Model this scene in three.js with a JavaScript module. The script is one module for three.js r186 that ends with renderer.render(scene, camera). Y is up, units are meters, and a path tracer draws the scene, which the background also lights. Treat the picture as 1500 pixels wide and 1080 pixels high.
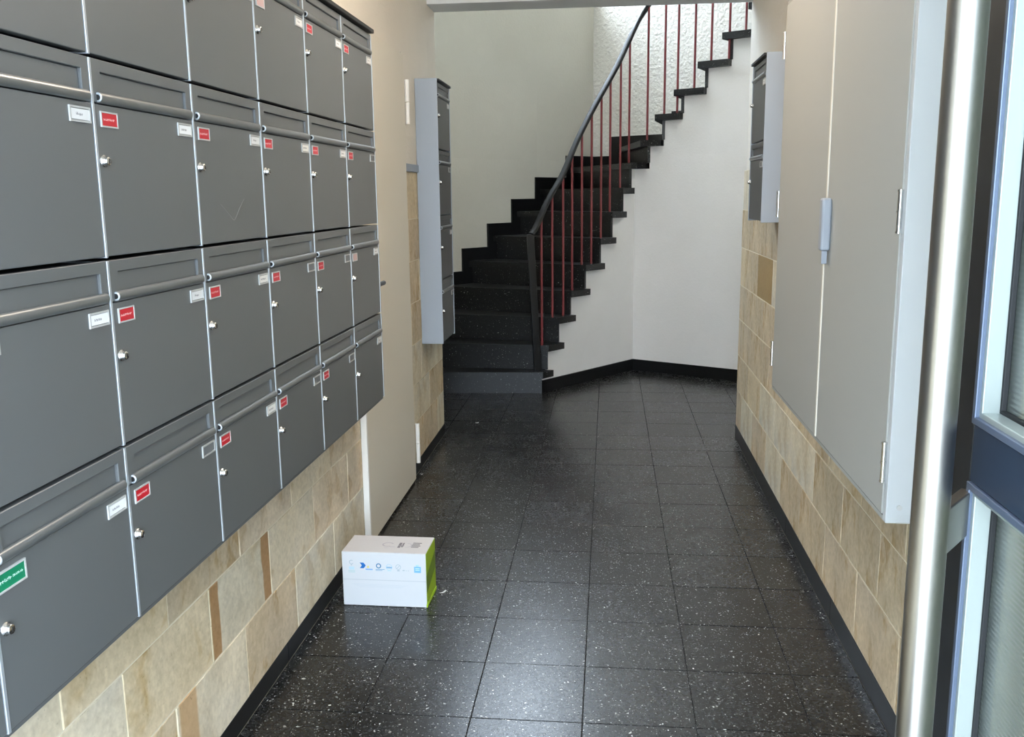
import * as THREE from 'three';
import { RoundedBoxGeometry } from 'three/addons/geometries/RoundedBoxGeometry.js';
import { mergeGeometries } from 'three/addons/utils/BufferGeometryUtils.js';

// ------------------------------------------------------------------ camera, sky, lamp, exposure
const scene = new THREE.Scene();
const camera = new THREE.PerspectiveCamera(43.52, 1500 / 1080, 0.05, 200);
camera.position.set(0, 1.384, 0);
camera.rotation.order = 'YXZ';
camera.rotation.set(-0.1857, 0.1049, -0.0118);
scene.add(camera);

const SKY = 14, EXPOSURE = 1.25;
const LAMP = { x: -0.1, z: -2.8, y: 2.52, power: 2.7, color: 0xffecd8 };
const renderer = new THREE.WebGLRenderer({ antialias: true });
renderer.toneMapping = THREE.LinearToneMapping;
renderer.toneMappingExposure = EXPOSURE;
renderer.shadowMap.enabled = true;
{ // overcast sky: brightest overhead, slightly dimmer at the horizon
  const W = 64, H = 32, d = new Float32Array(W * H * 4);
  for (let j = 0; j < H; j++) for (let i = 0; i < W; i++) {
    const el = ((j + 0.5) / H - 0.5) * Math.PI, s = Math.max(0, Math.sin(el));
    const l = (1 + 1.2 * s) / 2.2 * 1.5, k = (j * W + i) * 4;
    d[k] = 0.82 * l; d[k + 1] = 0.97 * l; d[k + 2] = 1.14 * l; d[k + 3] = 1;
  }
  const t = new THREE.DataTexture(d, W, H, THREE.RGBAFormat, THREE.FloatType);
  t.mapping = THREE.EquirectangularReflectionMapping; t.magFilter = THREE.LinearFilter; t.needsUpdate = true;
  scene.background = t; scene.backgroundIntensity = SKY;
}

// ------------------------------------------------------------------ helpers
let seed = 7;
const rnd = () => { seed = (seed * 1664525 + 1013904223) >>> 0; return seed / 4294967296; };
const rr = (a, b) => a + (b - a) * rnd();
const used = {};
function numbered(n) { const k = used[n] = (used[n] ?? -1) + 1; return k ? `${n}_${String(k).padStart(3, '0')}` : n; }
function mesh(name, geo, mat, parent) {
  const m = new THREE.Mesh(geo, mat); m.castShadow = m.receiveShadow = true;
  m.name = parent ? name : numbered(name);
  (parent ?? scene).add(m); return m;
}
function thing(name, label, category, group) {
  const o = new THREE.Group(); o.name = numbered(name); scene.add(o);
  o.userData = { label, category }; if (group) o.userData.group = group; return o;
}
function structGroup(name) { const o = new THREE.Group(); o.name = name; o.userData.kind = 'structure'; scene.add(o); return o; }
function struct(name, geo, mat) { const m = mesh(name, geo, mat); m.name = name; m.userData.kind = 'structure'; return m; }
// uv in metres from the dominant normal axis
function metreUV(g, s = 1, ou = 0, ov = 0) {
  const p = g.attributes.position, n = g.attributes.normal, uv = new Float32Array(p.count * 2);
  for (let i = 0; i < p.count; i++) {
    const a = Math.abs(n.getX(i)), b = Math.abs(n.getY(i)), c = Math.abs(n.getZ(i));
    let u, v;
    if (b >= a && b >= c) { u = p.getX(i); v = p.getZ(i); } else if (a >= c) { u = p.getZ(i); v = p.getY(i); } else { u = p.getX(i); v = p.getY(i); }
    uv[i * 2] = u * s + ou; uv[i * 2 + 1] = v * s + ov;
  }
  g.setAttribute('uv', new THREE.BufferAttribute(uv, 2)); return g;
}
function box(x0, x1, y0, y1, z0, z1) {
  const g = new THREE.BoxGeometry(Math.abs(x1 - x0), Math.abs(y1 - y0), Math.abs(z1 - z0));
  g.translate((x0 + x1) / 2, (y0 + y1) / 2, (z0 + z1) / 2); return metreUV(g);
}
function rbox(x0, x1, y0, y1, z0, z1, r = 0.002, seg = 2) {
  const g = new RoundedBoxGeometry(Math.abs(x1 - x0), Math.abs(y1 - y0), Math.abs(z1 - z0), seg, r);
  g.translate((x0 + x1) / 2, (y0 + y1) / 2, (z0 + z1) / 2); return g;
}
// slab w x d in xz, top at y=0, thickness h, top edge chamfered by c (18 triangles)
function chamferSlab(w, d, h, c) {
  const a = w / 2, b = d / 2, P = [];
  const ring = (x, y, z) => [[-x, y, -z], [-x, y, z], [x, y, z], [x, y, -z]];
  const r0 = ring(a, -h, b), r1 = ring(a, -c, b), r2 = ring(a - c, 0, b - c);
  const quad = (p, q, r, s) => P.push(...p, ...q, ...r, ...p, ...r, ...s);
  quad(r2[0], r2[1], r2[2], r2[3]);
  for (let i = 0; i < 4; i++) { const j = (i + 1) % 4; quad(r1[i], r1[j], r2[j], r2[i]); quad(r0[i], r0[j], r1[j], r1[i]); }
  const g = new THREE.BufferGeometry(); g.setAttribute('position', new THREE.Float32BufferAttribute(P, 3)); g.computeVertexNormals(); return g;
}
function cyl(r, h, axis = 'y', seg = 16, r2 = r) {
  const g = new THREE.CylinderGeometry(r2, r, h, seg);
  if (axis === 'x') g.rotateZ(-Math.PI / 2); if (axis === 'z') g.rotateX(Math.PI / 2); return g;
}
const at = (g, x, y, z) => g.translate(x, y, z);
function flatPoly(pts, y0, y1) { // polygon of [x,z], extruded in y
  const s = new THREE.Shape(pts.map(([x, z]) => new THREE.Vector2(x, -z)));
  const g = new THREE.ExtrudeGeometry(s, { depth: y1 - y0, bevelEnabled: false });
  g.rotateX(-Math.PI / 2); g.translate(0, y0, 0); return metreUV(g);
}
// vertical wall: shape in (s along dir, y), front face on the line through a, extruded away from the front normal
function vwall(a, d, pts, thick, holes = []) {
  const s = new THREE.Shape(pts.map(([x, y]) => new THREE.Vector2(x, y)));
  for (const h of holes) s.holes.push(new THREE.Path(h.map(([x, y]) => new THREE.Vector2(x, y))));
  const g = new THREE.ExtrudeGeometry(s, { depth: thick, bevelEnabled: false });
  metreUV(g);
  const m = new THREE.Matrix4().makeBasis(new THREE.Vector3(d[0], 0, d[1]), new THREE.Vector3(0, 1, 0), new THREE.Vector3(-d[1], 0, d[0]));
  g.translate(0, 0, -thick); g.applyMatrix4(m); g.translate(a[0], 0, a[1]); return g;
}

// ------------------------------------------------------------------ textures
function hash(ix, iy, s) { let h = Math.imul(ix, 374761393) ^ Math.imul(iy, 668265263) ^ Math.imul(s, 1442695041); h = Math.imul(h ^ (h >>> 13), 1274126177); return ((h ^ (h >>> 16)) >>> 0) / 4294967296; }
function vnoise(x, y, s, px = 1e9, py = 1e9) {
  const x0 = Math.floor(x), y0 = Math.floor(y), fx = x - x0, fy = y - y0, u = fx * fx * (3 - 2 * fx), v = fy * fy * (3 - 2 * fy);
  const m = (a, p) => ((a % p) + p) % p, h = (i, j) => hash(m(x0 + i, px), m(y0 + j, py), s);
  return (h(0, 0) * (1 - u) + h(1, 0) * u) * (1 - v) + (h(0, 1) * (1 - u) + h(1, 1) * u) * v;
}
function fbm(x, y, s, o = 4) { let a = 0.5, t = 0, n = 0; for (let i = 0; i < o; i++) { t += a * vnoise(x, y, s + i); n += a; a *= 0.5; x *= 2.03; y *= 2.03; } return t / n; }
function dataTex(W, H, f, srgb = true, repeat = true) {
  const d = new Uint8Array(W * H * 4);
  for (let j = 0; j < H; j++) for (let i = 0; i < W; i++) { const c = f(i / W, j / H, i, j), k = (j * W + i) * 4; d[k] = c[0]; d[k + 1] = c[1] ?? c[0]; d[k + 2] = c[2] ?? c[0]; d[k + 3] = 255; }
  const t = new THREE.DataTexture(d, W, H); t.magFilter = THREE.LinearFilter; t.minFilter = THREE.LinearMipmapLinearFilter; t.generateMipmaps = true;
  if (repeat) t.wrapS = t.wrapT = THREE.RepeatWrapping; if (srgb) t.colorSpace = THREE.SRGBColorSpace; t.needsUpdate = true; return t;
}
function canvasTex(W, H, draw) {
  const c = document.createElement('canvas'); c.width = W; c.height = H; const g = c.getContext('2d'); draw(g, W, H);
  const t = new THREE.CanvasTexture(c); t.colorSpace = THREE.SRGBColorSpace; t.magFilter = THREE.LinearFilter; t.anisotropy = 8; return t;
}
const clamp = (v) => Math.max(0, Math.min(255, v));

// black terrazzo with pale chips, 1.2 m square
function terrazzo(size, base, nBig, nSmall, hi) {
  return canvasTex(size, size, (g, W) => {
    g.fillStyle = `rgb(${base},${base + 1},${base + 2})`; g.fillRect(0, 0, W, W);
    const px = W / 1200;
    for (let i = 0; i < nSmall; i++) { const b = rr(base + 8, base + 48); g.fillStyle = `rgb(${b},${b},${b})`; const r = rr(0.6, 2.0) * px; g.beginPath(); g.ellipse(rnd() * W, rnd() * W, r * rr(1, 2.2), r, rnd() * 3.14, 0, 6.29); g.fill(); }
    for (let i = 0; i < nBig; i++) {
      const x = rnd() * W, y = rnd() * W, r = (0.9 + 2.3 * rnd() * rnd()) * px * (rnd() < 0.07 ? 1.6 : 1), b = hi * (0.4 + 0.6 * rnd()), n = 5 + (rnd() * 3 | 0), a0 = rnd() * 6.28, st = rr(1, 2);
      g.fillStyle = `rgb(${b | 0},${b | 0},${(b * 0.97) | 0})`; g.beginPath();
      for (let k = 0; k < n; k++) { const a = k / n * 6.283, q = r * rr(0.6, 1.1), ex = Math.cos(a) * q * st, ey = Math.sin(a) * q; g.lineTo(x + ex * Math.cos(a0) - ey * Math.sin(a0), y + ex * Math.sin(a0) + ey * Math.cos(a0)); }
      g.fill();
    }
  });
}
const floorTex = terrazzo(2048, 20, 7200, 30000, 222); floorTex.wrapS = floorTex.wrapT = THREE.RepeatWrapping;
const stepTex = terrazzo(1024, 16, 3200, 12000, 210); stepTex.wrapS = stepTex.wrapT = THREE.RepeatWrapping;
const floorRough = dataTex(256, 256, (u, v) => { const n = fbm(u * 6, v * 6, 3), m = vnoise(u * 128, v * 128, 9); const r = 255 * (0.225 + 0.03 * n + 0.05 * m); return [r, r, r]; }, false);
const floorBump = dataTex(512, 512, (u, v) => { const r = 255 * (0.6 * vnoise(u * 90, v * 90, 21, 90, 90) + 0.4 * vnoise(u * 220, v * 220, 22, 220, 220)); return [r, r, r]; }, false);
// woodchip wallpaper and rough plaster relief
const chipBump = dataTex(512, 512, (u, v) => { const n = vnoise(u * 150, v * 90, 5, 150, 90), m = vnoise(u * 60, v * 60, 6, 60, 60); const r = 255 * (Math.max(0, n - 0.55) * 1.6 + 0.25 * m); return [clamp(r)]; }, false);
const roughBump = dataTex(512, 512, (u, v) => { const n = vnoise(u * 45, v * 45, 15, 45, 45), m = vnoise(u * 110, v * 110, 16, 110, 110); return [clamp(255 * (0.65 * Math.pow(n, 1.5) + 0.35 * m))]; }, false);
const wallTone = (r, g, b, a, s) => dataTex(256, 256, (u, v) => { const n = (fbm(u * 4, v * 4, s, 5) - 0.5) * a; return [clamp(r + n), clamp(g + n), clamp(b + n)]; });

// sandstone: creams and ochres with drifting veins; band = brown iron band at an edge (0 none, 1 both ends, 2 whole stone dark)
function stoneTex(s, tint, band = 0) {
  const T = tint;
  return dataTex(256, 128, (u, v) => {
    const x = u * 0.4, y = v * 0.2, w = fbm(x * 9 + 3, y * 7, s, 4), q = fbm(x * 14 + 2.4 * w + 7, y * 6 + 1.2 * w, s + 20, 4), f = fbm(x * 90, y * 90, s + 40, 3);
    let k = Math.max(0, (q - 0.52) * 3.2); k = Math.min(1, k * k * 1.6) * T.vein;
    let c = [T.c[0], T.c[1], T.c[2]].map((a, i) => a + (w - 0.5) * 34 + (f - 0.5) * 30 - k * [34, 48, 66][i]);
    const cool = Math.max(0, fbm(x * 6 + 20, y * 6, s + 60, 3) - 0.5) * 2 * T.cool; c = [c[0] - 30 * cool, c[1] - 18 * cool, c[2] + 4 * cool];
    if (band === 1) { const e = Math.max(1 - Math.abs((u - 0.07 + 0.04 * (w - 0.5)) / 0.065), 1 - Math.abs((u - 0.92 + 0.1 * (w - 0.5)) / 0.085)); const m = Math.max(0, Math.min(1, e * 5)) * 0.85; c = c.map((a, i) => a * (1 - m) + [166, 124, 78][i] * m + (f - 0.5) * 16 * m); }
    if (band === 3) { const m = Math.max(0, Math.min(1, (1 - Math.abs((u - 0.14) / 0.12)) * 5)) * 0.6; c = c.map((a, i) => a * (1 - m) + [180, 136, 86][i] * m); }
    if (band === 2) c = c.map((a, i) => a * 0.25 + [150, 120, 66][i] * 0.75);
    const pit = vnoise(x * 160, y * 160, s + 80) > 0.965 ? 28 : 0;
    return [clamp(c[0] - pit), clamp(c[1] - pit), clamp(c[2] - pit)];
  }, true, false);
}
const stoneBump = dataTex(256, 128, (u, v) => [clamp(255 * fbm(u * 40, v * 20, 99, 4))], false);

// ------------------------------------------------------------------ materials
const std = (o) => new THREE.MeshStandardMaterial(o);
const rep = (t, n) => { const c = t.clone(); c.repeat.set(n, n); c.needsUpdate = true; return c; };
const M = {
  plasterWarm: std({ map: rep(wallTone(232, 226, 214, 12, 31), 0.6), bumpMap: rep(chipBump, 1.6), bumpScale: 0.0016, roughness: 0.9 }),
  plasterWhite: std({ map: rep(wallTone(240, 235, 230, 8, 32), 0.6), bumpMap: rep(roughBump, 2.5), bumpScale: 0.0006, roughness: 0.85 }),
  plasterHall: std({ map: rep(wallTone(202, 197, 184, 10, 33), 0.6), bumpMap: rep(roughBump, 2.2), bumpScale: 0.001, roughness: 0.85 }),
  plasterRough: std({ map: rep(wallTone(232, 227, 218, 10, 34), 0.6), bumpMap: rep(roughBump, 1.2), bumpScale: 0.007, roughness: 0.9 }),
  ceiling: std({ color: 0xe6e3dc, roughness: 0.9 }),
  beam: std({ color: 0xe0e2e2, roughness: 0.8 }),
  mortar: std({ color: 0xe2d8c0, roughness: 0.95 }),
  blackStone: std({ map: rep(stepTex, 0.8), roughness: 0.32 }),
  skirtStone: std({ color: 0x0c0d0e, roughness: 0.36 }),
  step: std({ map: rep(stepTex, 0.83), roughness: 0.42, bumpMap: rep(floorBump, 2), bumpScale: 0.0002 }),
  subfloor: std({ color: 0x0c0c0d, roughness: 0.9 }),
  box: std({ color: 0x707374, metalness: 0.35, roughness: 0.4 }),
  lip: std({ color: 0x7d8080, metalness: 0.55, roughness: 0.3 }),
  boxTower: std({ color: 0x5c5f60, metalness: 0.35, roughness: 0.38 }),
  scratch: std({ color: 0x8d908e, roughness: 0.6 }),
  boxDark: std({ color: 0x3a3b3c, roughness: 0.6 }),
  trimMetal: std({ color: 0x9aa2ac, roughness: 0.45, metalness: 0.3 }),
  cap: std({ color: 0x1d1e20, roughness: 0.5 }),
  alu: std({ color: 0xc3cad0, metalness: 0.6, roughness: 0.38 }),
  sidePaint: std({ color: 0xa3acb6, metalness: 0.15, roughness: 0.45 }),
  chrome: std({ color: 0xd6d6d4, metalness: 1, roughness: 0.18 }),
  steel: std({ color: 0xa5a29c, metalness: 1, roughness: 0.3 }),
  red: std({ color: 0xc8323a, roughness: 0.4 }),
  clearFrame: std({ color: 0xb9bab8, roughness: 0.3 }),
  paper: std({ color: 0xe9ecee, roughness: 0.6 }),
  black: std({ color: 0x101113, roughness: 0.35 }),
  rail: std({ color: 0x0b0c0d, roughness: 0.55 }),
  keyBlack: std({ color: 0x050505, roughness: 0.6 }),
  baluster: std({ color: 0x7c2a2c, roughness: 0.45 }),
  doorCream: std({ color: 0xe2dccd, roughness: 0.55 }),
  whitePaint: std({ color: 0xf0eee8, roughness: 0.4 }),
  cupboard: std({ color: 0xa6a7a2, roughness: 0.55 }),
  cupboardSide: std({ color: 0xbcc1c3, roughness: 0.5 }),
  greyPlastic: std({ color: 0x9aa0a8, roughness: 0.4 }),
  navy: std({ color: 0x213042, roughness: 0.38, metalness: 0.15 }),
  bead: std({ color: 0x98a09c, roughness: 0.35, metalness: 0.35 }),
  stile: std({ color: 0x15181c, roughness: 0.4 }),
  beadEdge: std({ color: 0x5c687c, roughness: 0.3, metalness: 0.4 }),
  gasket: std({ color: 0x0d0f11, roughness: 0.7 }),
  street: std({ color: 0x9a9894, roughness: 0.9 }),
  lime: std({ color: 0x9fc21a, roughness: 0.5 }),
};
const reedBump = dataTex(64, 256, (u, v) => [clamp(127 + 110 * Math.sin(v * 6.2832 * 16))], false);
M.reeded = new THREE.MeshPhysicalMaterial({ color: 0xd3dcda, transmission: 0.92, thickness: 0, roughness: 0.28, ior: 1.5, bumpMap: rep(reedBump, 10), bumpScale: 0.0004 });
M.pane = new THREE.MeshPhysicalMaterial({ color: 0xffffff, transmission: 1, thickness: 0, roughness: 0, ior: 1.5 });
const tints = [
  { c: [222, 208, 180], vein: 0.5, cool: 0.4 }, { c: [216, 205, 180], vein: 0.35, cool: 0.6 }, { c: [220, 202, 168], vein: 0.75, cool: 0.2 },
  { c: [208, 189, 158], vein: 1.1, cool: 0.3 }, { c: [224, 208, 182], vein: 0.45, cool: 0.3 }, { c: [205, 187, 156], vein: 0.9, cool: 0.4 },
];
const stoneMat = (s, t, b) => std({ map: stoneTex(s, t, b), bumpMap: stoneBump, bumpScale: 0.0012, roughness: 0.72 });
const stones = tints.map((t, i) => stoneMat(100 + i * 7, t, 0));
const stoneBand = stoneMat(151, tints[1], 1), stoneBandLeft = stoneMat(158, tints[0], 3), stoneDark = stoneMat(165, tints[3], 2);
const tileMats = [0.0, 0.03, -0.03].map((k) => std({ map: floorTex, roughnessMap: rep(floorRough, 2), roughness: 1 + k * 0.8, bumpMap: rep(floorBump, 3), bumpScale: 0.00009 }));

// ------------------------------------------------------------------ plan of the place
const WL = -0.955, WR = 0.73, ZE = -5.23, CEIL = 2.62, HALLH = 6.6;
const S0 = [-0.463, -6.4], C0 = [0.201, -7.307];
const d1 = [0.5907, -0.8069], n1 = [0.8069, 0.5907], L1 = 1.124;
const d2 = [0.8696, 0.4937], n2 = [-0.4937, 0.8696];
const O1 = [-1.27, -6.99], OC = 1.906, OCp = [O1[0] + d1[0] * OC, O1[1] + d1[1] * OC];     // outer stair wall, its corner
const in1 = (s, o = 0) => [S0[0] + d1[0] * s + n1[0] * o, S0[1] + d1[1] * s + n1[1] * o];
const in2 = (s, o = 0) => [C0[0] + d2[0] * s + n2[0] * o, C0[1] + d2[1] * s + n2[1] * o];
const out1 = (t, o = 0) => [O1[0] + d1[0] * t + n1[0] * o, O1[1] + d1[1] * t + n1[1] * o];
const out2 = (u, o = 0) => [OCp[0] + d2[0] * u + n2[0] * o, OCp[1] + d2[1] * u + n2[1] * o];
const inner = (s, o = 0) => s <= L1 ? in1(s, o) : in2(s - L1, o);      // running length along the well
const outer = (t, o = 0) => t <= OC ? out1(t, o) : out2(t - OC, o);
const innerCorner = (o) => { const b = Math.tan(Math.acos(d1[0] * d2[0] + d1[1] * d2[1]) / 2) * o; return in1(L1 - b, o); };

// ------------------------------------------------------------------ floor
const XA = -0.0598, ZA = -4.0487, TS = 0.3;
const floor = structGroup('floor');
mesh('subfloor', box(WL - 0.2, WR + 0.2, -0.15, -0.0035, 0.2, ZE), M.subfloor, floor);
mesh('subfloor', box(-2.4, 2.6, -0.15, -0.0035, ZE, -9.2), M.subfloor, floor);
{
  const G = 0.0015, variants = [];
  for (let i = 0; i < 10; i++) { const g = chamferSlab(TS - 2 * G, TS - 2 * G, 0.02, 0.0005); metreUV(g, 1 / 1.2, rr(0.13, 0.87), rr(0.13, 0.87)); variants.push(g); }
  const addTile = (x0, x1, z0, z1, full) => {
    const w = x1 - x0 - 2 * G, d = z1 - z0 - 2 * G; if (w < 0.012 || d < 0.012) return;
    const g = full ? variants[rnd() * 10 | 0] : metreUV(chamferSlab(w, d, 0.02, 0.0008), 1 / 1.2, rr(0.13, 0.87), rr(0.13, 0.87));
    const m = mesh('floor_tile', g, tileMats[rnd() * 3 | 0], floor);
    m.position.set((x0 + x1) / 2, rr(-0.0002, 0.0002), (z0 + z1) / 2);
    if (full) m.rotation.y = (rnd() * 4 | 0) * Math.PI / 2;
    m.rotation.x = rr(-0.0015, 0.0015); m.rotation.z = rr(-0.0015, 0.0015);
  };
  const behind = (x, z) => { // beyond the walls under the stairs
    const a = (x - S0[0]) * n1[0] + (z - S0[1]) * n1[1], b = (x - C0[0]) * n2[0] + (z - C0[1]) * n2[1];
    return z < -6.5 && (a < -0.3 || b < -0.3);
  };
  for (let j = -14; j <= 16; j++) for (let i = -8; i <= 9; i++) {
    let x0 = XA + i * TS, x1 = x0 + TS, z1 = ZA + j * TS, z0 = z1 - TS;
    if (z1 < ZE + 0.001) { // stair hall
      if (x0 > 1.7 || x1 < -2.0 || z0 < -7.6 || behind((x0 + x1) / 2, (z0 + z1) / 2)) continue;
      addTile(x0, x1, z0, z1, true);
    } else { // corridor, cut at its walls
      const a = Math.max(x0, WL), b = Math.min(x1, WR), c = Math.min(z1, 0.2);
      if (b - a < 0.01 || c - z0 < 0.01) continue;
      addTile(a, b, z0, c, a === x0 && b === x1 && c === z1);
    }
  }
}

// ------------------------------------------------------------------ corridor walls: plaster above, sandstone below
const DADO = 1.5;
function stoneWall(side, X, out, lines, z0, z1, cut, special, trim) {
  const w = structGroup('wall_' + side);
  const back = X - out * 0.2, face = X - out * 0.0018;
  mesh('mortar_bed', box(back, face, -0.1, DADO, z0, z1), M.mortar, w);
  mesh('plaster', box(back, X - out * (out < 0 ? 0.012 : 0), DADO, HALLH, z0, z1), M.plasterWarm, w);
  const cache = {};
  for (let k = 0; k + 1 < lines.length; k++) {
    const y0 = lines[k], y1 = lines[k + 1], off = (k % 2) ? 0.0 : 0.2;
    for (let i = 0; i < 15; i++) {
      let za = -0.0 - special.phase - off - i * 0.402 + 0.402, zb = za - 0.402;
      za = Math.min(za, z0); zb = Math.max(zb, z1);
      if (za - zb < 0.03) continue;
      if (cut((za + zb) / 2, (y0 + y1) / 2)) continue;
      const gz = 0.0022, key = [(za - zb).toFixed(3), (y1 - y0).toFixed(3)].join();
      const g = cache[key] ??= (() => {
        const s = chamferSlab(y1 - y0 - 2 * gz, za - zb - 2 * gz, 0.02, 0.0015);   // x->height, z->length
        const p = s.attributes.position, uv = []; for (let q = 0; q < p.count; q++) uv.push(0.5 - p.getZ(q) / (za - zb), 0.5 + p.getX(q) / (y1 - y0));
        s.setAttribute('uv', new THREE.Float32BufferAttribute(uv, 2));
        s.rotateZ(out > 0 ? -Math.PI / 2 : Math.PI / 2);
        return s;
      })();
      const mat = special.pick((za + zb) / 2, (y0 + y1) / 2) ?? stones[(side === 'right' || zb < -4 ? [2, 3, 5, 3, 1, 5] : [0, 1, 2, 3, 4, 5])[(hash(i, k, side.length) * 6) | 0]];
      const m = mesh('stone_block', g, mat, w);
      m.position.set(X + rr(-0.0008, 0.0008) * out, (y0 + y1) / 2, (za + zb) / 2);
    }
  }
  for (const [a, b] of trim) mesh('dado_trim', rbox(X - out * 0.01, X + out * 0.012, DADO, DADO + 0.036, a, b, 0.002), M.trimMetal, w);
  return w;
}
const near = (a, b, e) => Math.abs(a - b) < e;
stoneWall('left', WL, 1, [0.06, 0.263, 0.457, 0.66, 0.865, 1.07, 1.275, DADO], 0.2, ZE,
  (z, y) => (y > 0.7 && z > -3.2 && z < -0.7) || (z < -3.5 && z > -4.25),
  { phase: 1.2, pick: (z, y) => near(y, 0.36, 0.05) && near(z, -2.2, 0.1) ? stoneBand : near(y, 0.16, 0.05) && near(z, -2.0, 0.12) ? stoneBandLeft : null }, [[-4.345, -4.633], [-5.007, ZE]]);
stoneWall('right', WR, -1, [0.08, 0.29, 0.487, 0.69, 0.88, 1.087, 1.29, DADO], 0.2, ZE,
  (z, y) => y > 0.9 && z > -3.0 && z < -1.9,
  { phase: 1.225, pick: (z, y) => near(y, 0.98, 0.05) && near(z, -4.6, 0.2) ? stoneDark : null }, [[-3.13, -3.89]]);
// black skirting in lengths
function skirting(name, pts, h, t) { // pts: [x,z] of the wall side, offset to the left of travel
  const g = structGroup(name);
  for (let i = 0; i + 1 < pts.length; i++) {
    const [ax, az] = pts[i], [bx, bz] = pts[i + 1], L = Math.hypot(bx - ax, bz - az), n = Math.max(1, Math.round(L / 0.8));
    for (let k = 0; k < n; k++) {
      const m = mesh('skirting_stone', rbox(0.0007, L / n - 0.0007, 0, h, 0, t, 0.0012, 1), M.skirtStone, g);
      m.position.set(ax + (bx - ax) * k / n, 0, az + (bz - az) * k / n); m.rotation.y = Math.atan2(-(bz - az), bx - ax);
    }
  }
}
skirting('baseboard_left', [[WL, 0.19], [WL, -3.405]].reverse().map((p) => p).reverse().map((p) => p), 0.062, -0.012);
skirting('baseboard_corner', [[WL, -4.34], [WL, ZE - 0.012]], 0.062, -0.012);
skirting('baseboard_right', [[WR, 0.19], [WR, ZE - 0.012]], 0.08, 0.012);
skirting('baseboard_stair', [in1(0, -0.012), in1(L1 + 0.0105, -0.012)], 0.088, 0.012);
skirting('baseboard_recess', [in2(-0.0105, -0.012), in2(1.9, -0.012)], 0.088, 0.012);

// ------------------------------------------------------------------ ceilings, beam, entrance wall
struct('ceiling', box(WL - 0.2, WR + 0.2, CEIL, CEIL + 0.2, 0.2, ZE), M.ceiling);
struct('beam', rbox(WL - 0.05, WR + 0.05, 2.368, CEIL + 0.05, -5.02, ZE - 0.01, 0.004), M.beam);
struct('wall_above_beam', box(WL, WR, CEIL + 0.2, HALLH, ZE + 0.2, ZE), M.plasterHall);
struct('wall_entrance', mergeGeometries([box(WL - 0.2, -0.9, -0.1, CEIL + 0.2, -0.02, 0.22), box(0.47, WR + 0.2, -0.1, CEIL + 0.2, -0.02, 0.22), box(-0.9, 0.47, 2.5, CEIL + 0.2, -0.02, 0.22)]), M.plasterWarm);
{ // fixed glazing beside the open door and above it
  const f = structGroup('window_1');
  mesh('window_frame', rbox(-0.9, -0.86, 0, 2.5, 0.06, 0.12, 0.003), M.navy, f);
  mesh('window_frame', rbox(-0.62, -0.57, 0, 2.5, 0.06, 0.12, 0.003), M.navy, f);
  mesh('window_frame', rbox(0.43, 0.47, 0, 2.5, 0.06, 0.12, 0.003), M.navy, f);
  mesh('window_frame', rbox(-0.9, 0.47, 2.46, 2.5, 0.06, 0.12, 0.003), M.navy, f);
  mesh('window_frame', rbox(-0.57, 0.43, 2.12, 2.17, 0.06, 0.12, 0.003), M.navy, f);
  mesh('window_frame', rbox(-0.86, -0.62, 0, 0.1, 0.06, 0.12, 0.003), M.navy, f);
  mesh('pane', box(-0.86, -0.62, 0.1, 2.46, 0.088, 0.092), M.pane, f);
  mesh('pane', box(-0.57, 0.43, 2.17, 2.46, 0.088, 0.092), M.pane, f);
}
struct('pavement', box(-9, 9, -0.25, -0.02, 0.2, 16), M.street);

// ------------------------------------------------------------------ stair hall shell
struct('wall_hall_left', box(-2.6, -2.35, -0.1, HALLH, ZE + 0.2, -7.2), M.plasterHall);
struct('wall_hall_right', box(2.55, 2.8, -0.1, HALLH, ZE + 0.2, -8.2), M.plasterHall);
struct('wall_hall_front_left', box(-2.6, WL - 0.2, -0.1, HALLH, ZE + 0.2, ZE), M.plasterHall);
struct('wall_hall_front_right', box(WR + 0.2, 2.8, -0.1, HALLH, ZE + 0.2, ZE), M.plasterHall);
const WIN = { t0: -0.35, t1: 1.78, y0: 3.0, y1: 6.4 };
struct('wall_stair_back', vwall(out1(-2.2), d1, [[0, -0.1], [OC + 2.2, -0.1], [OC + 2.2, HALLH], [0, HALLH]], 0.28,
  [[[WIN.t0 + 2.2, WIN.y0], [WIN.t1 + 2.2, WIN.y0], [WIN.t1 + 2.2, WIN.y1], [WIN.t0 + 2.2, WIN.y1]]]), M.plasterHall);
struct('wall_stair_right', vwall(out2(-0.28), d2, [[0, -0.1], [3.6, -0.1], [3.6, HALLH], [0, HALLH]], 0.28), M.plasterRough);
struct('ceiling_hall', box(-2.6, 2.8, HALLH, HALLH + 0.2, ZE + 0.2, -9.4), M.ceiling);
{ // tall landing window in the wall above the first flight
  const f = structGroup('window_2');
  const put = (name, t0, t1, y0, y1, o, th, mat) => mesh(name, vwall(out1(t0, o), d1, [[0, y0], [t1 - t0, y0], [t1 - t0, y1], [0, y1]], th), mat, f);
  const { t0, t1, y0, y1 } = WIN, tm = (t0 + t1) / 2;
  for (const [a, b, c, d] of [[t0, t0 + 0.05, y0, y1], [t1 - 0.05, t1, y0, y1], [tm - 0.03, tm + 0.03, y0, y1], [t0, t1, y0, y0 + 0.05], [t0, t1, y1 - 0.05, y1]]) put('window_frame', a, b, c, d, -0.13, 0.05, M.whitePaint);
  put('pane', t0 + 0.05, tm - 0.03, y0 + 0.05, y1 - 0.05, -0.15, 0.004, M.pane);
  put('pane', tm + 0.03, t1 - 0.05, y0 + 0.05, y1 - 0.05, -0.15, 0.004, M.pane);
}

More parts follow.
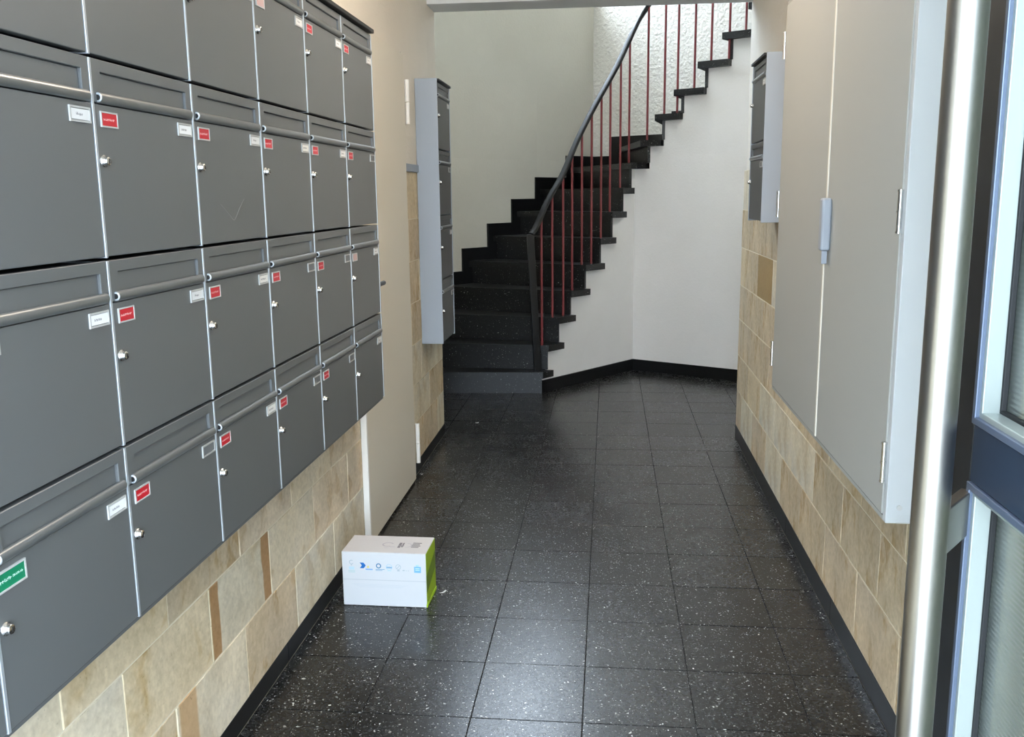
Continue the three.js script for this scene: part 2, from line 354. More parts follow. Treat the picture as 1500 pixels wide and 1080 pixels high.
// ------------------------------------------------------------------ staircase
const HT = [0, 0.16, 0.343, 0.527, 0.703, 0.879, 1.063, 1.252, 1.428, 1.614, 1.779, 1.962, 2.129, 2.309, 2.489, 2.667, 2.845];
const SI = [0, 0, 0.065, 0.188, 0.321, 0.493, 0.67, 0.81, 0.942, 1.041, L1 + 0.104, L1 + 0.22, L1 + 0.371, L1 + 0.554, L1 + 0.735, L1 + 0.92, L1 + 1.11, L1 + 1.3];
const TO = [0, -0.84, -0.55, -0.26, 0.03, 0.32, 0.61, 0.9, 1.2, 1.61, OC + 0.29, OC + 0.79, OC + 1.06, OC + 1.33, OC + 1.66, OC + 2.0, OC + 2.33, OC + 2.6];
const NS = 16, NOSE = 0.04, TT = 0.045;
{
  const st = thing('staircase', 'black terrazzo winding staircase rising to the right at the end of the passage', 'staircase');
  for (let n = 1; n <= NS; n++) {
    const oI = 0.045, a = SI[n] - NOSE, b = SI[n + 1] + 0.012, ta = TO[n] - NOSE, tb = TO[n + 1] + 0.01;
    const poly = [];
    poly.push(inner(a, oI)); if (a < L1 - 0.06 && b > L1 + 0.06) poly.push(innerCorner(oI)); poly.push(inner(b, oI));
    poly.push(outer(tb, 0)); if (ta < OC && tb > OC) poly.push(OCp); poly.push(outer(ta, 0));
    mesh('tread', flatPoly(poly, HT[n] - TT, HT[n]), M.step, st);
    const A = inner(SI[n], 0), B = outer(TO[n], 0), L = Math.hypot(B[0] - A[0], B[1] - A[1]), D = [(B[0] - A[0]) / L, (B[1] - A[1]) / L];
    // riser: from the lower tread's top to the underside of this tread
    const g = vwall(A, [-D[0], -D[1]], [[-L, HT[n - 1]], [0, HT[n - 1]], [0, HT[n] - TT], [-L, HT[n] - TT]], 0.022);
    mesh('riser', g, M.step, st);
  }
  // stepped skirting on the outer wall
  for (let n = 1; n <= NS; n++) {
    const a = TO[n] - (n < 11 ? 0.1 : 0.02), b = TO[n + 1] - (n < 10 ? 0.1 : 0.02), y0 = HT[n] - 0.22, y1 = HT[n] + 0.1;
    if (a < OC) mesh('stair_skirting', vwall(out1(a, 0.014), d1, [[0, y0], [Math.min(b, OC) - a, y0], [Math.min(b, OC) - a, y1], [0, y1]], 0.016), M.skirtStone, st);
    if (b > OC) { const u = Math.max(a, OC) - OC; mesh('stair_skirting', vwall(out2(u, 0.014), d2, [[0, y0], [b - OC - u, y0], [b - OC - u, y1], [0, y1]], 0.016), M.skirtStone, st); }
  }
  // white walls closing the space under the flight, notched to the steps
  const WI = SI.map((v, n) => v + (n < 2 ? 0 : n < 6 ? 0.008 : n < 10 ? 0.016 : 0.01));   // the wall starts behind each riser's end
  const p1 = [[0, 0], [0, HT[1] - TT], [WI[2], HT[1] - TT]];
  for (let n = 2; n <= 8; n++) p1.push([WI[n], HT[n] - TT], [WI[n + 1], HT[n] - TT]);
  p1.push([WI[9], HT[9] - TT], [L1 + 0.0108, HT[9] - TT], [L1 + 0.0108, 0]);
  struct('wall_under_stair', vwall(in1(0, -0.012), d1, p1, 0.016), M.plasterWhite);
  const p2 = [[-0.0108, 0], [-0.0108, HT[9] - TT], [WI[10] - L1, HT[9] - TT]];
  for (let n = 10; n <= NS; n++) p2.push([WI[n] - L1, HT[n] - TT], [WI[n + 1] - L1, HT[n] - TT]);
  p2.push([WI[NS + 1] - L1, 0]);
  struct('wall_under_flight', vwall(in2(0, -0.012), d2, p2, 0.016), M.plasterWhite);
}
// railing
{
  const rl = thing('stair_railing', 'stair railing of red balusters under a black handrail on the staircase', 'railing');
  const bal = [[2, 0.005], [3, 0.122], [3, 0.243], [4, 0.345], [5, 0.457], [5, 0.571], [6, 0.686], [7, 0.795], [8, 0.923], [9, 1.035], [10, L1 + 0.096], [11, L1 + 0.235], [11, L1 + 0.34], [12, L1 + 0.472], [13, L1 + 0.598], [13, L1 + 0.732], [14, L1 + 0.851], [15, L1 + 1.0], [16, L1 + 1.2]];
  const ht = (s) => { const K = [[-0.1, 1.085], [-0.05, 1.14], [0.005, 1.242], [0.122, 1.385], [0.243, 1.5], [0.345, 1.667], [0.457, 1.816], [0.571, 1.955], [0.686, 2.083], [0.795, 2.2], [0.923, 2.352], [1.035, 2.508], [L1 + 0.096, 2.74], [L1 + 0.235, 2.9], [L1 + 0.34, 3.0], [L1 + 0.6, 3.26], [L1 + 0.85, 3.45], [L1 + 1.25, 3.8]];
    for (let i = 0; i + 1 < K.length; i++) if (s <= K[i + 1][0]) { const k = (s - K[i][0]) / (K[i + 1][0] - K[i][0]); return K[i][1] + k * (K[i + 1][1] - K[i][1]); } return 3.8; };
  for (const [n, s] of bal) {
    const [x, z] = inner(s, 0.0), top = ht(s), g = cyl(0.0085, top - HT[n], 'y', 10);
    g.translate(x, (top + HT[n]) / 2, z); mesh('baluster', g, M.baluster, rl);
  }
  // flat handrail bar swept along the well
  const pts = []; const N = 70;
  for (let i = 0; i <= N; i++) { const s = -0.1 + (L1 + 1.35) * i / N; let h = 0; for (let k = -3; k <= 3; k++) h += ht(Math.max(-0.1, s + k * 0.02)) / 7; const c = inner(s, 0); const b0 = inner(s - 0.06, 0), b1 = inner(s + 0.06, 0); pts.push(new THREE.Vector3((c[0] + b0[0] + b1[0]) / 3, h + 0.015, (c[1] + b0[1] + b1[1]) / 3)); }
  const P = [], w = 0.022, t = 0.014, ring = [];
  for (let i = 0; i <= N; i++) {
    const T = pts[Math.min(N, i + 1)].clone().sub(pts[Math.max(0, i - 1)]).normalize(), S = new THREE.Vector3().crossVectors(T, new THREE.Vector3(0, 1, 0)).normalize(), U = new THREE.Vector3().crossVectors(S, T);
    const r = []; for (let k = 0; k < 12; k++) { const a = k / 12 * 6.2832, ca = Math.cos(a), sa = Math.sin(a); r.push(pts[i].clone().addScaledVector(S, w * Math.sign(ca) * Math.pow(Math.abs(ca), 0.6)).addScaledVector(U, t * Math.sign(sa) * Math.pow(Math.abs(sa), 0.6))); }
    ring.push(r);
  }
  const pos = [], idx = []; ring.forEach((r) => r.forEach((v) => pos.push(v.x, v.y, v.z)));
  for (let i = 0; i < N; i++) for (let k = 0; k < 12; k++) { const a = i * 12 + k, b = i * 12 + (k + 1) % 12; idx.push(a, b, a + 12, b, b + 12, a + 12); }
  for (let k = 1; k < 11; k++) { idx.push(0, k, k + 1); const q = N * 12; idx.push(q, q + k + 1, q + k); }
  const hg = new THREE.BufferGeometry(); hg.setAttribute('position', new THREE.Float32BufferAttribute(pos, 3)); hg.setIndex(idx); hg.computeVertexNormals();
  mesh('handrail', hg, M.rail, rl);
  const [nx, nz] = in1(-0.045, 0.0), [ux, uz] = in1(-0.1, -0.01);
  const np = rbox(-0.024, 0.024, HT[1], 1.12, -0.014, 0.014, 0.003); np.rotateY(0.35);
  { const q = np.attributes.position; for (let i = 0; i < q.count; i++) { const k = (q.getY(i) - HT[1]) / (1.12 - HT[1]); q.setX(i, q.getX(i) + (ux - nx) * k); q.setZ(i, q.getZ(i) + (uz - nz) * k); } }
  np.translate(nx, 0, nz); mesh('newel_post', np, M.black, rl);
  const fp = rbox(-0.04, 0.04, HT[1], HT[1] + 0.008, -0.03, 0.03, 0.002); fp.rotateY(0.35); fp.translate(nx, 0, nz); mesh('foot_plate', fp, M.black, rl);
}

// ------------------------------------------------------------------ mailboxes
const strokes = (g, x0, y, w, h, col) => { g.fillStyle = col; let x = x0; while (x < x0 + w) { const k = rr(0.5, 1.2) * h; g.fillRect(x, y - (rnd() < 0.25 ? h * 0.25 : 0), k * 0.32, h); g.fillRect(x, y + rr(0, 0.7) * h, k * 0.8, h * 0.25); x += k; } };
const stickerTex = (bg) => canvasTex(128, 80, (g, W, H) => { g.fillStyle = bg; g.fillRect(0, 0, W, H); strokes(g, 16, 33, 92, 15, '#f6d6d4'); });
M.redSticker = std({ map: stickerTex('#c4222e'), roughness: 0.35 });
M.greenSticker = std({ map: canvasTex(192, 80, (g, W, H) => { g.fillStyle = '#0f7a55'; g.fillRect(0, 0, W, H); strokes(g, 14, 33, 76, 15, '#dff5ec'); strokes(g, 104, 33, 70, 13, '#d0f0e4'); }), roughness: 0.35 });
M.nameLabels = [0, 1, 2].map((k) => std({ map: canvasTex(160, 56, (g, W, H) => { g.fillStyle = ['#eef0f2', '#dfe1e2', '#e8e8e4'][k]; g.fillRect(0, 0, W, H); strokes(g, [34, 46, 28][k], 22, [62, 50, 84][k], 14, '#6c7178'); }), roughness: 0.5 }));
M.dullLabel = std({ color: 0x6d7072, roughness: 0.35 });
M.paleSticker = std({ color: 0xc9a9a6, roughness: 0.4 });
const BW = 0.362, BH = 0.318, XM = -0.814;
const partGeo = {};
function boxGeos(W, H) {
  const key = W + ',' + H; if (partGeo[key]) return partGeo[key];
  const G = partGeo[key] = {};
  G.casing = box(0.004, W - 0.004, 0.004, H - 0.006, -0.105, -0.016);
  const fs = new THREE.Shape([[0.004, H - 0.07], [W - 0.004, H - 0.07], [W - 0.004, H - 0.0045], [0.004, H - 0.0045]].map((p) => new THREE.Vector2(...p)));
  fs.holes.push(new THREE.Path([[0.03, H - 0.058], [W - 0.024, H - 0.058], [W - 0.024, H - 0.022], [0.03, H - 0.022]].map((p) => new THREE.Vector2(...p))));
  G.fascia = new THREE.ExtrudeGeometry(fs, { depth: 0.013, bevelEnabled: true, bevelThickness: 0.001, bevelSize: 0.001, bevelSegments: 1 }); G.fascia.translate(0, 0, -0.014);
  G.flap = rbox(0.032, W - 0.026, H - 0.059, H - 0.0235, -0.012, -0.005, 0.0015);
  { // rolled lip under the flap: a flattened round bar
    const g = cyl(1, W - 0.030, 'x', 20); g.scale(1, 0.0088, 0.0066); G.lip = at(g, W / 2 + 0.001, H - 0.0635, 0.0005);
  }
  const rg = new THREE.TorusGeometry(0.0058, 0.0019, 8, 18); rg.rotateY(Math.PI / 2); G.lipEnd = at(rg, 0.0155, H - 0.0635, 0.001);
  G.lipHole = at(cyl(0.005, 0.002, 'x', 12), 0.0152, H - 0.0635, 0.001);
  G.door = rbox(0.004, W - 0.004, 0.003, H - 0.0735, -0.016, 0, 0.0018);
  const frame = (x0, x1, y0, y1, b) => { const s = new THREE.Shape([[x0, y0], [x1, y0], [x1, y1], [x0, y1]].map((p) => new THREE.Vector2(...p))); s.holes.push(new THREE.Path([[x0 + b, y0 + b], [x1 - b, y0 + b], [x1 - b, y1 - b], [x0 + b, y1 - b]].map((p) => new THREE.Vector2(...p)))); return new THREE.ExtrudeGeometry(s, { depth: 0.0025, bevelEnabled: false }); };
  const sy = H - 0.112; G.stFrame = frame(0.018, 0.07, sy + 0.003, sy + 0.028, 0.0025); G.st = at(new THREE.BoxGeometry(0.047, 0.02, 0.0016), 0.044, sy + 0.0155, 0.0008);
  G.gFrame = frame(0.008, 0.072, sy, sy + 0.03, 0.003); G.g = at(new THREE.BoxGeometry(0.058, 0.024, 0.0016), 0.04, sy + 0.015, 0.0008);
  const ny = H - 0.106; G.npFrame = frame(W - 0.07, W - 0.012, ny, ny + 0.024, 0.003); G.np = at(new THREE.BoxGeometry(0.052, 0.016, 0.0016), W - 0.041, ny + 0.012, 0.0008);
  const lk = new THREE.LatheGeometry([[0, 0.011], [0.006, 0.011], [0.0072, 0.009], [0.0074, 0.004], [0.0098, 0.003], [0.0102, 0]].map((p) => new THREE.Vector2(...p)), 18); lk.rotateX(Math.PI / 2);
  G.lock = at(lk, 0.0165, H - 0.163, 0);
  G.slot = at(new THREE.BoxGeometry(0.0016, 0.0075, 0.001), 0.0165, H - 0.163, 0.0112);
  return G;
}
// sticker: 'red' | 'green' | 'pale' | null; plate: 0..2 label paper, 'dull'
function makeMailbox(W, H, sticker, plate, label, group, paint = M.box) {
  const t = thing('mailbox', label, 'mailbox', group), G = boxGeos(W, H);
  mesh('casing', G.casing, M.boxDark, t);
  mesh('fascia', G.fascia, paint, t);
  mesh('flap', G.flap, paint, t);
  const lip = mesh('lip', G.lip, M.lip, t); mesh('lip_ring', G.lipEnd, M.alu, lip); mesh('lip_hole', G.lipHole, M.keyBlack, lip);
  const dr = mesh('door', G.door, paint, t);
  if (sticker) { const f = mesh('sticker_frame', sticker === 'green' ? G.gFrame : G.stFrame, M.clearFrame, dr); f.userData.label = sticker + ' sticker frame'; mesh('sticker', sticker === 'green' ? G.g : G.st, { red: M.redSticker, green: M.greenSticker, pale: M.paleSticker }[sticker], dr).userData.label = sticker + ' sticker'; }
  mesh('name_frame', G.npFrame, M.clearFrame, dr); mesh('name_plate', G.np, plate === 'dull' ? M.dullLabel : M.nameLabels[plate], dr);
  mesh('lock', G.lock, M.chrome, dr); mesh('keyhole', G.slot, M.keyBlack, dr);
  return t;
}
const colZ = (c) => -1.0775 - (c - 1) * 0.3607;   // near edge of column c
const rowY = [1.6085, 1.2895, 0.9735, 0.663];
const rowH = [0.322, 0.319, 0.316, 0.3105];
{
  const ROW = ['top row', 'second row down', 'third row down', 'bottom row'], COL = [null, 'sixth', 'fifth', 'fourth', 'third', 'second', 'nearest'];
  const plan = [
    [['red', 0], ['red', 1], ['red', 'dull'], ['pale', 1], ['red', 0], ['red', 1]],
    [['red', 1], ['red', 0], ['red', 1], ['red', 2], ['red', 0], ['red', 'dull']],
    [['red', 0], ['red', 1], ['red', 2], ['red', 'dull'], ['red', 'dull'], ['pale', 0]],
    [['green', 0], ['red', 'dull'], ['red', 2], ['red', 'dull'], ['red', 'dull'], [null, 1]],
  ];
  for (let r = 0; r < 4; r++) for (let c = 0; c <= 6; c++) {
    if (c === 0 && r < 3) continue;                         // wholly out of the picture
    const [s, p] = c === 0 ? ['red', 0] : plan[r][c - 1];
    const look = s === 'green' ? 'with green sticker' : s === 'red' ? 'with red sticker' : s === 'pale' ? 'with faded sticker' : 'without sticker';
    const where = c === 0 ? 'farthest column from the beige door' : COL[c] === 'nearest' ? 'column nearest the beige door' : COL[c] + ' column from the beige door';
    const m = makeMailbox(0.3607, rowH[r], s, p, `grey mailbox ${look}, ${ROW[r]}, ${where}`, 'mailboxes of the long bank on the left wall');
    m.position.set(XM, rowY[r], colZ(c)); m.rotation.y = Math.PI / 2;
    if (r === 1 && c === 3) { // pencil-thin V scratch on its door
      const sc = new THREE.TubeGeometry(new THREE.CatmullRomCurve3([[0.105, 0.083, 0], [0.145, 0.062, 0], [0.17, 0.048, 0], [0.178, 0.05, 0], [0.205, 0.072, 0], [0.235, 0.093, 0]].map((p) => new THREE.Vector3(...p))), 24, 0.00045, 4);
      mesh('scratch', sc, M.scratch, m.children.find((k) => k.name === 'door'));
    }
  }
  const b = thing('mailbox_housing', 'long grey mailbox housing with pale metal dividers and dark top on the left wall', 'mailbox rack');
  mesh('back_panel', box(WL + 0.001, XM - 0.11, 0.66, 1.94, -0.72, colZ(7)), M.boxDark, b);
  for (let r = 0; r < 4; r++) for (let c = 0; c <= 7; c++) {
    if (c === 0 && r < 3) continue;
    mesh('divider', rbox(XM - 0.11, XM + 0.0015, rowY[r] + 0.001, rowY[r] + rowH[r] - 0.004, colZ(c) - 0.0032, colZ(c) + 0.0032, 0.001, 1), M.alu, b);
  }
  mesh('top_cap', rbox(WL + 0.001, XM + 0.012, 1.931, 1.945, -1.06, colZ(7) - 0.006, 0.003), M.cap, b);
  mesh('base_rail', rbox(WL + 0.001, XM - 0.004, 0.655, 0.664, -0.7, colZ(7) - 0.004, 0.002), M.box, b);
}
// two small stacks of wall boxes
function tower(X, out, zNear, zFar, y0, count, H, names, label, group) {
  const W = Math.abs(zFar - zNear), y1 = y0 + count * H, face = X + out * 0.113;
  const h = thing('mailbox_housing', label, 'mailbox rack');
  const xa = X + out * 0.001;
  mesh('side_panel', rbox(xa, face, y0 - 0.004, y1 + 0.014, zNear - 0.0, zNear - 0.004, 0.0015), M.sidePaint, h);
  mesh('side_panel', rbox(xa, face, y0 - 0.004, y1 + 0.014, zFar - 0.004, zFar, 0.0015), M.sidePaint, h);
  mesh('top_panel', box(xa, face - out * 0.02, y1 + 0.006, y1 + 0.012, zNear - 0.004, zFar), M.sidePaint, h);
  mesh('back_panel', box(xa, xa + out * 0.006, y0, y1, zNear - 0.004, zFar), M.boxDark, h);
  mesh('top_cap', rbox(face - out * 0.022, face + out * 0.01, y1 + 0.001, y1 + 0.012, zNear - 0.005, zFar + 0.005, 0.002), M.cap, h);
  for (let k = 0; k < count; k++) {
    const m = makeMailbox(W - 0.008, H, k === 1 && count === 2 ? null : null, k % 2 ? 'dull' : 1, names[k], group, M.boxTower);
    m.rotation.y = out * Math.PI / 2;
    m.position.set(face - out * 0.002, y1 - (k + 1) * H, out > 0 ? zNear - 0.004 : zFar);
  }
}
tower(WL, 1, -4.64, -5.0, 0.6375, 4, 0.325, ['topmost', 'second from top', 'third from top', 'lowest'].map((s) => `slim grey mailbox, ${s} of the four stacked beside the stairs`),
  'tall blue-grey mailbox housing on the left wall beside the stairs', 'four stacked mailboxes beside the stairs');
tower(WR, -1, -3.9, -4.25, 1.265, 2, 0.325, ['upper', 'lower'].map((s) => `slim grey mailbox, ${s} of the pair beyond the tall cupboard`),
  'short blue-grey mailbox housing on the right wall beyond the cupboard', 'pair of mailboxes beyond the cupboard');

// ------------------------------------------------------------------ service door on the left wall
{
  const d = structGroup('door_1');
  mesh('door_leaf', rbox(WL + 0.001, WL + 0.02, 0.012, 2.02, -3.425, -4.31, 0.003), M.doorCream, d);
  mesh('edge_strip', rbox(WL + 0.001, WL + 0.026, 0.0, 2.03, -3.405, -3.424, 0.004), M.whitePaint, d);
  mesh('edge_strip', rbox(WL + 0.001, WL + 0.012, 0.0, 2.03, -4.312, -4.335, 0.003), M.doorCream, d);
  for (const y of [1.81, 0.19]) {
    const h = mesh('hinge', at(cyl(0.0105, 0.098, 'y', 14), WL + 0.03, y + 0.0505, -4.325), M.whitePaint, d);
    mesh('hinge_knuckle', at(cyl(0.0105, 0.098, 'y', 14), WL + 0.03, y - 0.0505, -4.325), M.whitePaint, h);
  }
  const hd = mesh('door_handle', at(cyl(0.025, 0.008, 'x', 20), WL + 0.024, 1.05, -3.49), M.black, d);
  mesh('lever', mergeGeometries([at(cyl(0.009, 0.05, 'x', 12), WL + 0.05, 1.05, -3.49), at(cyl(0.009, 0.085, 'z', 12), WL + 0.075, 1.05, -3.5265)]), M.black, hd);
}

// ------------------------------------------------------------------ cupboard on the right wall
{
  const c = thing('wall_cupboard', 'large beige double-door cupboard hung on the right stone wall', 'cupboard');
  const X = 0.55, z0 = -1.81, z1 = -3.115, y0 = 0.735, y1 = 2.0, zm = -2.432;
  mesh('carcass', mergeGeometries([box(X + 0.02, WR - 0.002, y0, y0 + 0.018, z0, z1), box(X + 0.02, WR - 0.002, y1 - 0.018, y1, z0, z1), box(WR - 0.02, WR - 0.002, y0, y1, z0, z1), box(X + 0.02, WR - 0.002, y0, y1, z1, z1 + 0.018)]), M.cupboard, c);
  const sp = mesh('side_panel', rbox(X, WR - 0.002, y0, y1, z0 - 0.02, z0, 0.002), M.cupboardSide, c);
  for (const [sx, sy] of [[0.575, 0.768], [0.61, 0.79], [0.60, 1.97]]) mesh('screw', at(cyl(0.0055, 0.003, 'z', 12), sx, sy, z0 + 0.001), M.clearFrame, sp);
  mesh('frame', mergeGeometries([box(X + 0.001, X + 0.02, y0, y0 + 0.009, z0 - 0.02, z1), box(X + 0.001, X + 0.02, 1.958, y1, z0 - 0.02, z1), box(X + 0.001, X + 0.02, y0, y1, z1, z1 + 0.006)]), M.cupboard, c);
  const dl = mesh('door', rbox(X - 0.002, X + 0.017, y0 + 0.012, 1.955, zm - 0.002, z1 + 0.009, 0.002), M.cupboard, c);
  const dr = mesh('door', rbox(X - 0.002, X + 0.017, y0 + 0.012, 1.955, z0 - 0.023, zm + 0.002, 0.002), M.cupboard, c);
  mesh('closing_strip', rbox(X - 0.005, X - 0.0015, y0 + 0.014, 1.953, zm - 0.008, zm + 0.002, 0.0012), M.doorCream, dl);
  for (const [d, z] of [[dl, z1 + 0.004], [dr, z0 - 0.021]]) for (const y of [0.855, 1.345, 1.835]) {
    mesh('hinge', mergeGeometries([at(cyl(0.0055, 0.036, 'y', 12), X - 0.004, y + 0.02, z), at(cyl(0.0055, 0.036, 'y', 12), X - 0.004, y - 0.02, z), at(cyl(0.0065, 0.004, 'y', 12), X - 0.004, y, z), at(cyl(0.0065, 0.004, 'y', 12), X - 0.004, y + 0.039, z), at(cyl(0.0065, 0.004, 'y', 12), X - 0.004, y - 0.039, z)]), M.chrome, d);
  }
  const hp = mesh('handle', rbox(X - 0.026, X - 0.002, 1.238, 1.368, zm + 0.02, zm + 0.054, 0.007, 3), M.greyPlastic, dr);
  mesh('handle_tab', rbox(X - 0.02, X - 0.006, 1.205, 1.245, zm + 0.036, zm + 0.043, 0.002), M.greyPlastic, hp);
}

// ------------------------------------------------------------------ open entrance door leaf
{
  const d = thing('entrance_door', 'dark blue metal entrance door with ribbed glass standing open on the right', 'door');
  const X = 0.42, T = 0.05, z0 = -0.08, z1 = -1.185, ST = 0.103, top = 2.1;
  const fr = (name, y0, y1, a, b) => mesh(name, rbox(X, X + T, y0, y1, a, b, 0.003), name === 'stile' ? M.stile : M.navy, d);
  fr('stile', 0.012, top, z1 + ST, z1); fr('stile', 0.012, top, z0, z0 - ST);
  fr('rail', top - 0.095, top, z0 - ST, z1 + ST); fr('rail', 1.051, 1.12, z0 - ST, z1 + ST); fr('rail', 0.012, 0.14, z0 - ST, z1 + ST);
  for (const [y0, y1] of [[0.14, 1.051], [1.12, top - 0.095]]) {
    const za = z0 - ST, zb = z1 + ST, w = 0.02, P = (a, b, c, e) => [[a, b], [c, b], [c, e], [a, e]].map((p) => new THREE.Vector2(...p));
    const ring = (inset, wd, depth) => { const s = new THREE.Shape(P(inset, y0 + inset, Math.abs(zb - za) - inset, y1 - inset)); s.holes.push(new THREE.Path(P(inset + wd, y0 + inset + wd, Math.abs(zb - za) - inset - wd, y1 - inset - wd))); const g = new THREE.ExtrudeGeometry(s, { depth, bevelEnabled: true, bevelThickness: 0.0012, bevelSize: 0.0012, bevelSegments: 2 }); g.rotateY(Math.PI / 2); return g; };
    const pane = mesh('pane', box(X + 0.028, X + 0.033, y0, y1, za, zb), M.reeded, d);
    const e = ring(0.0015, 0.006, 0.006); e.translate(X - 0.002, 0, za); mesh('outer_bead', e, M.beadEdge, pane);
    const b = ring(0.006, 0.008, 0.022); b.translate(X + 0.003, 0, za); mesh('glazing_bead', b, M.bead, pane);
    const k = ring(0.0145, 0.0035, 0.004); k.translate(X + 0.022, 0, za); mesh('gasket', k, M.gasket, pane);
  }
  const hx = 0.3505, hz = -1.0;
  const bar = mesh('pull_handle', mergeGeometries([at(cyl(0.0195, 1.42, 'y', 40), hx, 1.16, hz), at(new THREE.SphereGeometry(0.0195, 24, 8, 0, 6.2832, 0, Math.PI / 2).scale(1, 0.25, 1), hx, 1.87, hz)]), M.steel, d);
  for (const y of [1.012, 0.56, 1.7]) {
    const a = new THREE.Vector3(hx + 0.01, y, hz - 0.005), b = new THREE.Vector3(X + 0.001, y, -1.088), L = Math.hypot(b.x - a.x, b.z - a.z);
    const q = rbox(0, L, -0.027, 0.027, -0.007, 0.007, 0.002); q.rotateY(Math.atan2(-(b.z - a.z), b.x - a.x)); q.translate(a.x, y, a.z);
    mesh('bracket', q, M.steel, bar);
  }
}

// ------------------------------------------------------------------ cardboard box on the floor
{
  const w = 0.292, h = 0.194, dp = 0.155;
  const front = canvasTex(1024, 680, (g, W, H) => {
    g.fillStyle = '#d0d2d4'; g.fillRect(0, 0, W, H);
    g.fillStyle = '#b4b9bd'; g.fillRect(0, 345, W, 5); g.fillStyle = '#c4c8cb'; g.fillRect(0, 352, W, 3);
    const y = 185; g.lineWidth = 7;
    g.strokeStyle = '#9fb0b8'; g.beginPath(); g.arc(112, 128, 24, 0.6, 5.4); g.stroke(); g.beginPath(); g.moveTo(112, 150); g.lineTo(112, 172); g.stroke(); g.fillStyle = '#b9d3de'; g.fillRect(80, 185, 66, 38); g.fillStyle = '#a8c9c8'; for (let k = 0; k < 3; k++) g.fillRect(70, 232 + k * 11, 84, 5);
    g.fillStyle = '#1266b4'; g.beginPath(); g.moveTo(215, 130); g.lineTo(262, 130); g.lineTo(290, 165); g.lineTo(262, 202); g.lineTo(215, 202); g.lineTo(242, 165); g.fill();
    g.fillStyle = '#e6cf5a'; g.beginPath(); g.moveTo(300, 192); g.lineTo(320, 162); g.lineTo(332, 192); g.fill(); g.fillStyle = '#7aa6d6'; g.fillRect(285, 206, 88, 16);
    g.strokeStyle = '#4b7ea6'; g.lineWidth = 13; g.beginPath(); g.arc(448, 165, 26, 0, 6.29); g.stroke(); g.fillStyle = '#6f9dbd'; g.fillRect(410, 206, 112, 8); g.fillRect(410, 220, 84, 7);
    g.strokeStyle = '#a9c9e0'; g.lineWidth = 6; g.beginPath(); g.arc(578, 178, 36, 0, 6.29); g.stroke(); g.fillStyle = '#7fa9c6'; g.fillRect(545, 172, 66, 20); g.fillStyle = '#b8d2e2'; g.fillRect(552, 218, 54, 10);
    g.strokeStyle = '#a8b6bc'; g.lineWidth = 6; g.beginPath(); g.arc(690, 172, 30, 0, 6.29); g.stroke(); g.beginPath(); g.moveTo(668, 196); g.lineTo(712, 150); g.stroke(); g.fillStyle = '#a8b6bc'; g.fillRect(676, 210, 30, 16);
    g.fillRect(742, 208, 26, 12); g.fillRect(780, 214, 14, 7); g.fillRect(806, 214, 16, 7);
    g.fillStyle = '#78b4e2'; g.fillRect(884, 160, 84, 78); g.fillStyle = '#a9d0ee'; g.fillRect(906, 138, 36, 22); g.fillStyle = '#cfe4f4'; g.fillRect(900, 180, 52, 8); g.fillRect(900, 200, 52, 8);
    g.fillStyle = '#c5cace'; for (let k = 0; k < 4; k++) g.fillRect(110 + k * 30, 405 + k * 12, 700 - k * 60, 4);
  });
  const topT = canvasTex(1024, 560, (g, W, H) => {
    g.fillStyle = '#d2cfcf'; g.fillRect(0, 0, W, H);
    g.strokeStyle = '#b9b4bc'; g.lineWidth = 20; g.beginPath(); g.arc(505, 290, 62, 0.9, 5.9); g.stroke(); g.fillStyle = '#c4c0c6'; g.fillRect(540, 350, 70, 28); g.fillRect(480, 392, 60, 20);
    g.fillStyle = '#77737a'; g.fillRect(640, 220, 34, 170); g.fillRect(684, 220, 20, 150); g.fillStyle = '#8f8b92'; g.fillRect(640, 300, 70, 40);
    g.strokeStyle = '#bcb8be'; g.lineWidth = 14; g.beginPath(); g.arc(735, 300, 66, -1.5, 1.6); g.stroke();
    g.fillStyle = '#726e74'; for (let k = 0; k < 4; k++) g.fillRect(806, 205 + k * 46, 108 - (k % 2) * 14, 26);
  });
  const sideT = canvasTex(256, 320, (g, W, H) => { g.fillStyle = '#a3c61c'; g.fillRect(0, 0, W, H); g.fillStyle = '#6d8c22'; g.beginPath(); g.moveTo(0, H * 0.42); g.lineTo(W, H * 0.22); g.lineTo(W, H * 0.55); g.lineTo(0, H * 0.75); g.fill(); });
  const t = thing('cardboard_box', 'white cardboard box with blue printed symbols and lime green end on the floor', 'box');
  const hz = dp / 2, hw = w / 2;
  mesh('carton', rbox(-hw, hw, 0, h - 0.0005, -hz, hz, 0.0015, 2), std({ color: 0xcfd0cf, roughness: 0.6 }), t);
  const face = (name, g, map) => mesh(name, g, std({ map, roughness: 0.5 }), t);
  face('front_panel', at(new THREE.BoxGeometry(w - 0.003, h - 0.003, 0.0012), 0, h / 2, hz + 0.0002), front);
  face('lid', at(new THREE.BoxGeometry(w - 0.003, 0.0012, dp - 0.003), 0, h - 0.0003, 0), topT);
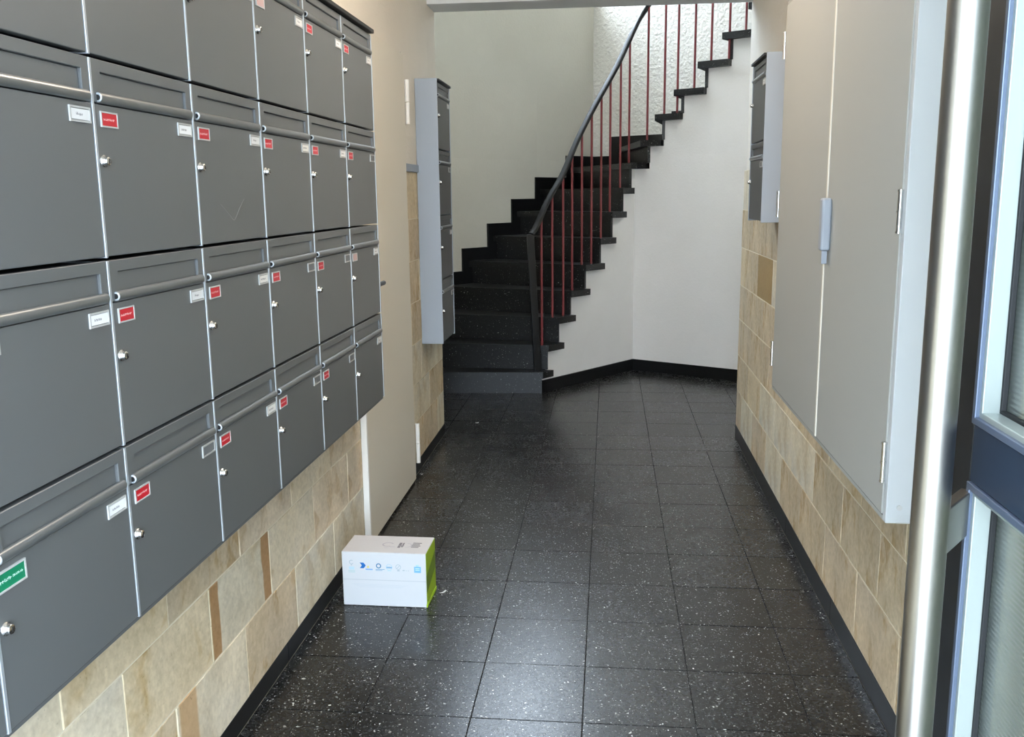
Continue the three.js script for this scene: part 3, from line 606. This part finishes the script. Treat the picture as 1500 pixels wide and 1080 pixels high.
  face('green_end', at(new THREE.BoxGeometry(0.0012, h - 0.003, dp - 0.003), hw + 0.0002, h / 2, 0), sideT);
  mesh('flap_edge', rbox(hw - 0.002, hw + 0.003, 0.0, 0.012, -hz, hz + 0.001, 0.001, 1), M.lime, t);
  t.position.set(-0.752, 0.001, -2.905 - hz); t.rotation.y = -0.012;
}
// scraps of paper on the floor
{
  const spots = [[0.0, 'curled white paper scrap on the dark floor right of the cardboard box', [-0.575, 0.001, -3.03], [0.03, 0.008], 0.9], [0, 'tiny white paper scrap on the floor in front of the first stair step', [-0.8, 0.001, -5.5], [0.022, 0.014], 0.3], [0, 'tiny white paper scrap beside the skirting near the beige door hinge', [-0.93, 0.001, -4.42], [0.014, 0.012], 0.2]];
  for (const [, label, p, [a, b], r] of spots) {
    const g = new THREE.PlaneGeometry(a, b, 6, 2), q = g.attributes.position; for (let i = 0; i < q.count; i++) q.setZ(i, 0.004 * Math.pow(Math.abs(q.getX(i)) / a * 2, 2));
    g.rotateX(-Math.PI / 2); g.computeVertexNormals();
    const m = mesh('paper_scrap', g, std({ color: 0xe6e8e8, roughness: 0.7, side: THREE.DoubleSide }));
    m.position.set(...p); m.rotation.y = r; m.userData = { label, category: 'paper scrap' };
  }
}
// ------------------------------------------------------------------ ceiling lamp of the passage (above the frame)
{
  const t = thing('ceiling_lamp', 'round opal ceiling lamp above the mailbox passage', 'lamp');
  const { x, y, z } = LAMP;
  mesh('lamp_base', at(cyl(0.12, 0.03, 'y', 32), x, CEIL - 0.015, z), M.whitePaint, t);
  const gl = new THREE.SphereGeometry(0.14, 32, 12, 0, 6.2832, Math.PI / 2, Math.PI / 2); gl.scale(1, 0.55, 1); gl.translate(x, CEIL - 0.03, z);
  mesh('lamp_shade', gl, std({ color: 0xffffff, emissive: LAMP.color, emissiveIntensity: 1.5, roughness: 0.4 }), t);
  const L = new THREE.PointLight(LAMP.color, LAMP.power, 0, 2); L.position.set(x, CEIL - 0.14, z); L.castShadow = true; L.shadow.radius = 5; scene.add(L);
}

renderer.render(scene, camera);
